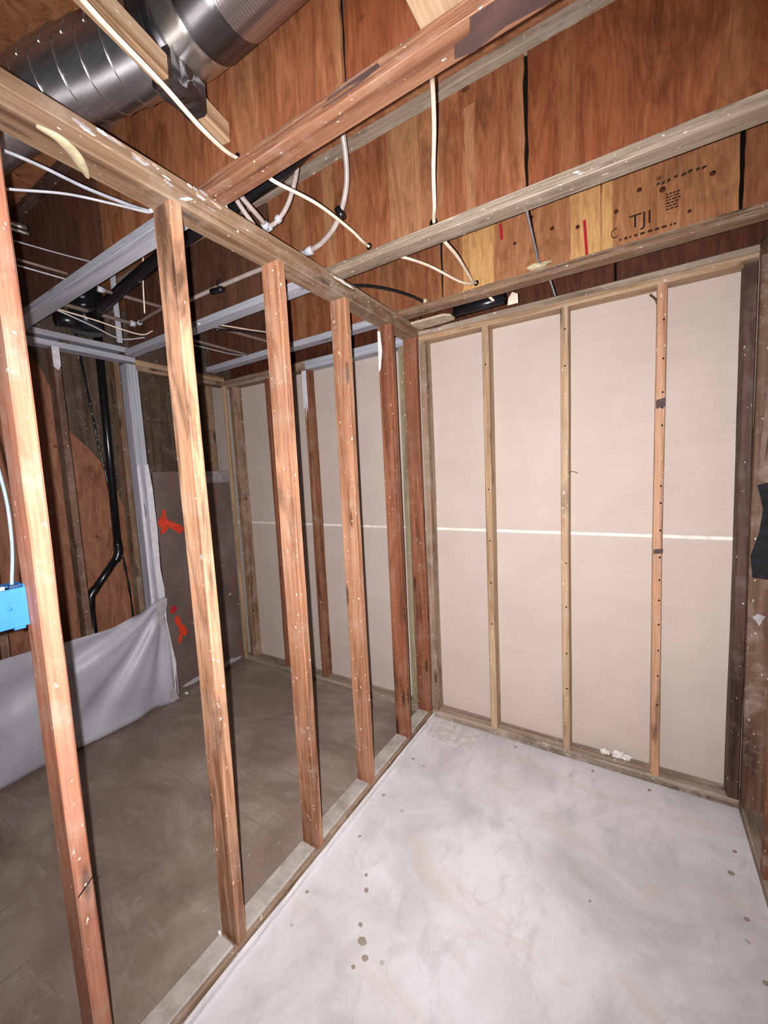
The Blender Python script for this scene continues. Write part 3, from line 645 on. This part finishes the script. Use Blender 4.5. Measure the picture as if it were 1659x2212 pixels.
# ------------------------------------------------------------------ duct
dpth = [(1.25, 0.764, 2.785), (0.6, 0.764, 2.782), (0.2, 0.764, 2.782), (0.05, 0.745, 2.785), (-0.15, 0.708, 2.80), (-0.35, 0.668, 2.82), (-0.8, 0.612, 2.85), (-1.4, 0.58, 2.86)]
DP = smooth_path(dpth, 16)
def dseg(xa, xb): return [p for p in DP if xa <= p.x <= xb]
du = empty('metal_duct', (0.1, 0.75, 2.68)); tag(du, 'round shiny metal air duct with foil-taped joint running along the nearest joist', 'duct')
def dtube(name, xa, xb, r, mat, sides=40, rad=None):
    V, F = tube_geo(dseg(xa, xb), r, sides, 1.0, rad); return mesh_obj(name, V, F, mat, du, smooth=True)
dtube('duct_pipe', -1.4, 0.14, 0.100, M_DUCT)
for k in range(9):      # spiral seams
    c = -0.60 + 0.085 * k
    best = min(range(len(DP)), key=lambda i: abs(DP[i].x - c)); p = DP[best]; d = (DP[best - 1] - DP[best + 1]).normalized()
    s = d.cross(Vector((0, 0, 1))).normalized(); u = s.cross(d)
    ring = [p + d * (0.05 * a / 6.283) + s * (0.1005 * math.cos(a)) + u * (0.1005 * math.sin(a)) for a in [i * 6.283 / 40 for i in range(41)]]
    tube('seam', ring, 0.0022, M_SHINY, du, 6, 1, 1, straight=True)
dtube('tape_wrap', 0.06, 0.16, 0.1035, M_TAPE, rad=lambda t: 0.1030 + 0.0022 * math.sin(t * 23))
tw = lumber('tape_wrap', (0.078, 0.148), (0.700, 0.810), (2.609, 2.690), M_TAPE, du, c=0.010, warp=0.004, seg=8, jit=0.003); tw.rotation_euler.z = 0.184
dtube('collar', 0.13, 0.235, 0.1055, M_SHINY)
dtube('tape_wrap', 0.21, 0.335, 0.1075, M_TAPE, rad=lambda t: 0.1078 + 0.0012 * math.sin(t * 31))
fp = [Vector((0.32 + 0.002 * i, 0.764, 2.782)) for i in range(430)]
V, F = tube_geo(fp, 0.11, 32, 1.0, rad=lambda t: 0.1095 + 0.0011 * math.sin(t * 2 * math.pi * 107)); mesh_obj('ribbed_sleeve', V, F, M_FLEX, du, smooth=True)
tube('hanger_strap', [(0.115, 0.86, 2.87), (0.113, 0.80, 2.897), (0.112, 0.70, 2.875), (0.112, 0.655, 2.78), (0.115, 0.70, 2.69), (0.114, 0.78, 2.674)], 0.011, M_BLACK, du, 8, 0.25, 6)

# ------------------------------------------------------------------ cables along the bays (they run front to back through the webs)
def cable(label, pts, r=0.0055, mat=None, flat=0.75, name='cable', n=8, group='electrical cables'):
    o = tube(name, pts, r, mat or M_ROMEX, None, 8, flat, n); tag(o, label, 'cable', group); return o
cable('white cable threaded front to back through holes in all three joist webs',
      [(0.245, 0.20, 2.60), (0.225, 0.40, 2.578), (0.205, 0.52, 2.560), (0.19, 0.65, 2.545), (0.165, 0.76, 2.538), (0.135, 0.86, 2.552), (0.118, 0.927, 2.572), (0.15, 0.99, 2.556), (0.168, 1.03, 2.542), (0.185, 1.20, 2.560), (0.190, 1.38, 2.560), (0.180, 1.48, 2.562), (0.171, 1.549, 2.572), (0.24, 1.60, 2.54), (0.29, 1.63, 2.526), (0.33, 1.80, 2.545), (0.39, 2.0, 2.535), (0.418, 2.10, 2.552), (0.424, 2.159, 2.572), (0.44, 2.20, 2.548), (0.485, 2.245, 2.498)], 0.0068)
cable('white cable hanging in a loose drop from the nearest joist to the middle joist hole',
      [(0.72, 0.94, 2.60), (0.70, 1.02, 2.585), (0.655, 1.14, 2.665), (0.60, 1.27, 2.66), (0.545, 1.38, 2.62), (0.505, 1.47, 2.575), (0.468, 1.549, 2.562), (0.480, 1.60, 2.522), (0.475, 1.75, 2.527), (0.455, 1.92, 2.535), (0.432, 2.08, 2.548), (0.416, 2.159, 2.584)], 0.0072)
cable('thin grey cable dropping between the middle and stamped joists', [(0.80, 1.56, 2.62), (0.79, 1.62, 2.545), (0.775, 1.75, 2.545), (0.755, 1.95, 2.55), (0.742, 2.085, 2.552), (0.748, 2.16, 2.57), (0.765, 2.23, 2.52), (0.775, 2.34, 2.47)], 0.0045, M_GREY)
blob = lump('plaster_blob', (0.742, 2.10, 2.542), (0.05, 0.018, 0.012), M_FOAM, None, 0.3, 2, 3); tag(blob, 'cream sealant blob on the flange around the thin grey cable', 'sealant')
bc = cable('black cable with a pale end lying between the left top plate and stamped joist', [(-0.12, 1.70, 2.545), (-0.03, 1.80, 2.560), (0.05, 1.92, 2.56), (0.115, 2.02, 2.545), (0.148, 2.09, 2.532)], 0.008, M_BLACK, 1.0)
lump('end_cap', (0.156, 2.10, 2.536), (0.013, 0.011, 0.012), M_FOAM, bc, 0.12, 2, 8)
# left bay cables
cable('white cable sagging from behind the front stud to the top plate, upper of two', [(-0.55, 0.30, 2.62), (-0.40, 0.50, 2.578), (-0.36, 0.60, 2.566), (-0.30, 0.69, 2.530), (-0.20, 0.75, 2.478), (-0.115, 0.765, 2.434), (-0.088, 0.767, 2.424)], 0.0062, M_ROMEXC)
cable('thin white cable meeting the top plate at the pale stud, lower of two', [(-0.50, 0.36, 2.45), (-0.35, 0.516, 2.452), (-0.28, 0.63, 2.472), (-0.19, 0.72, 2.455), (-0.11, 0.764, 2.427), (-0.085, 0.768, 2.424)], 0.0045, M_ROMEXC)
cable('thin cable above the white flange, topmost of three behind the front stud', [(-0.82, 0.45, 2.52), (-0.80, 0.668, 2.53), (-0.80, 0.80, 2.542), (-0.80, 0.93, 2.557)], 0.0035, M_GREY)
cable('grey pipe-like cable behind the front stud, second of three', [(-1.06, 0.45, 2.572), (-1.05, 0.742, 2.576), (-1.05, 0.93, 2.584)], 0.0075, M_PEXD)
cable('thin pale cable behind the front stud, lowest of three', [(-1.06, 0.45, 2.548), (-1.05, 0.755, 2.552), (-1.05, 0.93, 2.558)], 0.0045, M_ROMEXC)
o = empty('conduit_clamp', (-1.05, 0.80, 2.62)); tag(o, 'shiny metal conduit stub and clamp behind the front stud by the joist', 'conduit')
tube('conduit', [(-1.0, 0.66, 2.685), (-1.0, 0.70, 2.69), (-1.0, 0.775, 2.692)], 0.010, M_SHINY, o, 10, 1, 3)
tube('conduit', [(-1.0, 0.66, 2.662), (-1.0, 0.70, 2.668), (-1.0, 0.78, 2.672)], 0.007, M_SHINY, o, 10, 1, 3)
tube('strap', [(-1.0, 0.665, 2.73), (-1.0, 0.668, 2.66), (-1.0, 0.672, 2.585)], 0.009, M_GREY, o, 8, 0.3, 3)
# bay between first and second joists, left room
def pex(label, pts, r, mat=M_PEX, rings=(), name='water_pipe', group='plastic water pipes'):
    t = empty(name, pts[0]); tag(t, label, 'pipe', group)
    tube('pipe_run', pts, r, mat, t, 10, 1, 6)
    for (p, q) in rings: tube('fitting', [p, q], r * 1.55, M_CRIMP, t, 12, 1, 2)
    return t
pex('white water pipe with a bulky end fitting above the far-left bay', [(-1.30, 1.169, 2.670), (-1.30, 1.33, 2.676), (-1.30, 1.53, 2.683)], 0.010, M_PEXD, (((-1.30, 1.155, 2.67), (-1.30, 1.185, 2.67)),))
pex('pinkish water pipe running low through the far-left bay to a tee', [(-1.60, 1.00, 2.652), (-1.60, 1.171, 2.651), (-1.60, 1.49, 2.649)], 0.012, M_PEXD, (((-1.60, 1.46, 2.649), (-1.60, 1.49, 2.649)),))
pex('short water pipe branch beside the tee above the far-left bay', [(-1.58, 1.493, 2.640), (-1.45, 1.47, 2.640), (-1.30, 1.48, 2.657), (-1.05, 1.50, 2.68)], 0.009, M_PEXD, (((-1.55, 1.488, 2.64), (-1.52, 1.482, 2.64)),))
cable('pale cable drooping in the far-left bay, upper one', [(-1.52, 0.96, 2.58), (-1.50, 1.031, 2.578), (-1.50, 1.204, 2.573), (-1.50, 1.455, 2.556), (-1.50, 1.545, 2.60)], 0.0055, M_ROMEX)
cable('pale cable drooping in the far-left bay, lower one', [(-1.54, 0.96, 2.585), (-1.52, 1.031, 2.582), (-1.52, 1.2, 2.545), (-1.52, 1.355, 2.508), (-1.50, 1.49, 2.545)], 0.0055, M_ROMEXC)
cable('thin upright wire hanging in front of the middle joist in the left bay', [(-1.0, 1.24, 2.99), (-1.02, 1.26, 2.83), (-1.12, 1.30, 2.70), (-1.17, 1.32, 2.56)], 0.004, M_ROMEX)
o = lumber('hanger_strip', (-1.605, -1.600), (1.372, 1.405), (2.51, 2.99), wood('painted', 'z'), None, c=0.001); tag(o, 'upright bluish-white hanger strip above the white corner post', 'strip')
bf = empty('black_fitting', (-1.74, 1.27, 2.572)); tag(bf, 'bulky black drain fitting with faint pale marks above the far-left plate', 'fitting')
tube('body', [(-1.74, 1.275, 2.572), (-1.74, 1.275, 2.90)], 0.085, M_BLACK, bf, 24, 1, 3)
tube('rim', [(-1.74, 1.275, 2.80), (-1.74, 1.275, 2.86)], 0.095, M_BLACK, bf, 24, 1, 2)
tube('side_branch', [(-1.74, 1.275, 2.63), (-1.74, 1.12, 2.61)], 0.045, M_BLACK, bf, 18, 1, 2)
for zz in (2.745, 2.70):
    for k in range(2): tube('pale_mark', [(-1.668 + 0.012 * k, 1.226 + 0.0 - 0.005 * k, zz), (-1.658 + 0.010 * k, 1.245 - 0.004 * k, zz + 0.004)], 0.004, M_GREY, bf, 6, 1, 2)
bp = tube('black_pipe', [(-1.62, 1.25, 2.630), (-0.884, 1.25, 2.727), (-0.226, 1.25, 2.768), (0.0, 1.25, 2.785), (0.30, 1.25, 2.86)], 0.029, M_BLACK, None, 16, 1, 4); tag(bp, 'black drain pipe running sideways between the nearest and middle joists', 'pipe')
# water pipes around the top plate
t = pex('white water pipe curving down in front of the middle joist with a black clip', [(0.215, 1.30, 2.99), (0.175, 1.40, 2.85), (0.135, 1.45, 2.765), (0.064, 1.48, 2.685), (-0.016, 1.49, 2.640), (-0.124, 1.495, 2.625), (-0.43, 1.495, 2.640), (-0.751, 1.495, 2.647), (-1.10, 1.495, 2.648)], 0.011, M_PEX, (((-0.10, 1.495, 2.624), (-0.135, 1.495, 2.624)),))
tube('clip', [(0.078, 1.466, 2.720), (0.088, 1.480, 2.680)], 0.018, M_BLACK, t, 10, 1, 2)
tube('clip', [(-0.80, 1.485, 2.630), (-0.715, 1.485, 2.622)], 0.016, M_BLACK, t, 10, 1, 2)
tube('clip_arm', [(-0.745, 1.490, 2.64), (-0.755, 1.490, 2.665), (-0.735, 1.49, 2.68)], 0.007, M_BLACK, t, 8, 1, 3)
pex('white water pipe sweeping to the crimped tee above the left top plate', [(0.02, 1.30, 2.93), (-0.02, 1.34, 2.84), (-0.075, 1.34, 2.735), (-0.125, 1.32, 2.672), (-0.165, 1.31, 2.658)], 0.0095, M_PEX, (((-0.112, 1.322, 2.682), (-0.128, 1.318, 2.670)), ((-0.158, 1.312, 2.66), (-0.185, 1.312, 2.655))))
pex('short white water pipe rising from the tee, nearer the white chip', [(-0.165, 1.29, 2.655), (-0.15, 1.24, 2.66), (-0.15, 1.15, 2.70), (-0.14, 1.08, 2.76)], 0.0095, M_PEX, (((-0.172, 1.302, 2.650), (-0.162, 1.28, 2.657)),))
pex('second short white water pipe curving beside the tee', [(-0.215, 1.32, 2.63), (-0.205, 1.26, 2.66), (-0.205, 1.19, 2.71), (-0.18, 1.10, 2.77)], 0.0095, M_PEX, (((-0.218, 1.330, 2.62), (-0.212, 1.305, 2.638)),))
# bay between second and third joists, left room
cable('pale cable between middle and stamped joists in the left room, upper one', [(-0.97, 1.50, 2.51), (-0.97, 1.66, 2.545), (-0.97, 1.85, 2.572), (-0.97, 2.035, 2.60), (-0.97, 2.15, 2.607)], 0.0055, M_ROMEX)
cable('black cable between middle and stamped joists in the left room', [(-0.95, 1.60, 2.50), (-0.94, 1.8, 2.54), (-0.94, 2.02, 2.58), (-0.92, 2.15, 2.61)], 0.007, M_BLACK, 1.0)
pex('dull water pipe crossing between middle and stamped joists in the left room', [(-1.02, 1.58, 2.53), (-1.0, 1.622, 2.535), (-1.0, 2.009, 2.551), (-1.0, 2.14, 2.556)], 0.009, M_PEXD)
pex('dull water pipe low in the left room just before the back wall', [(-1.3, 1.62, 2.537), (-1.3, 1.697, 2.537), (-1.3, 2.14, 2.539)], 0.009, M_PEXD)
cable('thin pale cable low in the left room just before the back wall', [(-1.3, 1.65, 2.505), (-1.3, 1.726, 2.506), (-1.3, 1.977, 2.512), (-1.3, 2.13, 2.53)], 0.004, M_ROMEXC)

# ------------------------------------------------------------------ bits lying on plates
o = patch('plaster_chip', [(0.882, 2.5035), (0.905, 2.524), (0.934, 2.527), (0.958, 2.518), (0.975, 2.5035)], 'x', -0.012, 0.010, M_WHITE); tag(o, 'white plaster chip standing on the left top plate beside the nearest joist', 'chip')
o = patch('drywall_offcut', [(0.01, 2.205), (0.21, 2.205), (0.245, 2.235), (0.245, 2.30), (0.16, 2.318), (0.01, 2.318)], 'z', 2.476, 0.012, plain('dusty_gypsum', (188, 172, 150), 0.8, 0.2, 0, 0.15, 30, 0.3)); tag(o, 'dusty drywall offcut lying on the corner top plates', 'offcut')
o = tube('black_sleeve', [(0.245, 2.30, 2.515), (0.53, 2.29, 2.515)], 0.03, M_BLACK, None, 14, 1, 2); tag(o, 'black pipe length lying on the back wall top plate', 'pipe')
o = patch('paper_scrap', [(0.545, 2.474), (0.60, 2.474), (0.598, 2.52), (0.57, 2.535), (0.55, 2.51)], 'y', 2.29, 0.004, M_ROMEX); tag(o, 'tan paper scrap beside the black pipe on the back top plate', 'paper')
for k, (x, y, s, lb) in enumerate(((1.00, 2.385, 0.020, 'left of three white plaster crumbs on the back sill plate'), (1.062, 2.390, 0.028, 'largest middle white plaster crumb on the back sill plate'), (1.105, 2.388, 0.020, 'right of three white plaster crumbs on the back sill plate'))):
    o = lump('plaster_crumb', (x, y - 0.01, PB + s * 0.62), (s * 1.0, s * 0.55, s * 0.8), M_WHITE, None, 0.35, 2, 30 + k); tag(o, lb, 'plaster crumb', 'plaster crumbs')
o = lump('plaster_crumb', (-0.083, Y0 - 0.012, PB + 0.012), (0.010, 0.006, 0.012), M_WHITE, None, 0.3, 1, 41); tag(o, 'white plaster crumb at the foot of the pale stud', 'plaster crumb', 'plaster crumbs')
for k, (x, y, lb) in enumerate(((-1.80, 1.70, 'white crumb on the brown floor by the foot of the white post'), (-1.22, 2.28, 'white crumb on the brown floor near the back left corner'), (-0.42, 0.98, 'tan crumb on the brown floor left of the pale stud'))):
    o = lump('plaster_crumb', (x, y, 0.008), (0.020, 0.012, 0.009), M_WHITE if k < 2 else M_FOAM, None, 0.3, 1, 50 + k); tag(o, lb, 'plaster crumb', 'plaster crumbs')
# stains stuck to the white floor: raised mortar spots
spots = [(0.335, 1.02, 0.017), (0.372, 0.985, 0.012), (0.30, 1.06, 0.009), (0.352, 0.945, 0.008), (0.25, 1.17, 0.011), (0.215, 1.22, 0.008), (1.46, 1.93, 0.013), (1.475, 1.75, 0.010), (1.485, 1.55, 0.010), (1.49, 2.05, 0.009), (1.20, 2.26, 0.010), (0.95, 2.27, 0.009), (0.55, 2.27, 0.009), (0.07, 1.9, 0.010), (0.06, 1.6, 0.009), (0.09, 1.35, 0.008), (0.05, 1.05, 0.008), (1.0, 1.55, 0.006)]
M_SPOT = plain('grey_mortar_spot', (152, 140, 128), 0.8, 0.2)
sm = None
fl_e = f
for (x, y, s) in spots:
    if sm is None: o = lump('mortar_spot', (x, y, 0.0006), (1, 1, 0.12), M_SPOT, f, 0.15, 2, 60); o.scale = (s, s * 0.8, s * 0.8); sm = o.data
    else: o = bpy.data.objects.new('mortar_spot', sm); o.location = (x, y, 0.0006); o.scale = (s, s * 0.8, s * 0.8); o.rotation_euler.z = x * 9; link(o, f)
patch('old_tile_patch', [(0.04, 2.12), (0.33, 2.10), (0.335, 2.30), (0.04, 2.30)], 'z', 0.0002, 0.002, plain('grey_adhesive_patch', (208, 200, 200), 0.8, 0.2, 0, 0.12, 30, 0.2), f)

# ------------------------------------------------------------------ blue electrical box on the front stud
eb = empty('electrical_box', (-0.095, 0.312, 1.310)); tag(eb, 'bright blue plastic electrical box nailed to the front stud', 'electrical box')
bx0, bx1, by0, by1, bz0, bz1 = -0.126, -0.064, 0.262, 0.3625, 1.311, 1.411
V = []; th = 0.003
lumber('back', (bx1 - th, bx1), (by0, by1), (bz0, bz1 - 0.010), M_BLUE, eb, c=0.001, warp=0, jit=0)
lumber('side', (bx0, bx1 - th), (by1 - th, by1), (bz0, bz1 - 0.004), M_BLUE, eb, c=0.001, warp=0, jit=0)
lumber('side', (bx0, bx1 - th), (by0, by0 + th), (bz0, bz1 - 0.004), M_BLUE, eb, c=0.001, warp=0, jit=0)
lumber('bottom', (bx0, bx1 - th), (by0 + th, by1 - th), (bz0, bz0 + th), M_BLUE, eb, c=0.001, warp=0, jit=0)
lumber('top', (bx0, bx1 - 0.016), (by0 + th, by1 - th), (bz1 - 0.008, bz1 - 0.005), M_BLUE, eb, c=0.001, warp=0, jit=0)
for k in range(3): lumber('clamp_tab', (bx1 - 0.014, bx1 - 0.003), (by0 + 0.022 + k * 0.026, by0 + 0.040 + k * 0.026), (bz1 - 0.010, bz1 - 0.002), M_BLUED if k != 1 else M_ROMEXC, eb, c=0.001, warp=0, jit=0)
tube('boss', [(bx1 - 0.001, 0.331, 1.357), (bx1 + 0.0015, 0.331, 1.357)], 0.0045, M_BLUE, eb, 12, 1, 1)
lumber('bottom_tab', (bx1 - 0.010, bx1 - 0.001), (0.335, 0.355), (bz0 - 0.006, bz0 + 0.002), M_BLUE, eb, c=0.001, warp=0, jit=0)
cable('pale bluish cable dropping into the blue electrical box', [(-0.10, 0.335, 1.90), (-0.095, 0.342, 1.78), (-0.091, 0.350, 1.686), (-0.090, 0.3575, 1.602), (-0.089, 0.3575, 1.526), (-0.088, 0.354, 1.472), (-0.084, 0.346, 1.415), (-0.083, 0.344, 1.385)], 0.0036, plain('bluish_cable_jacket', (112, 130, 144), 0.5, 0.3), 1.0)
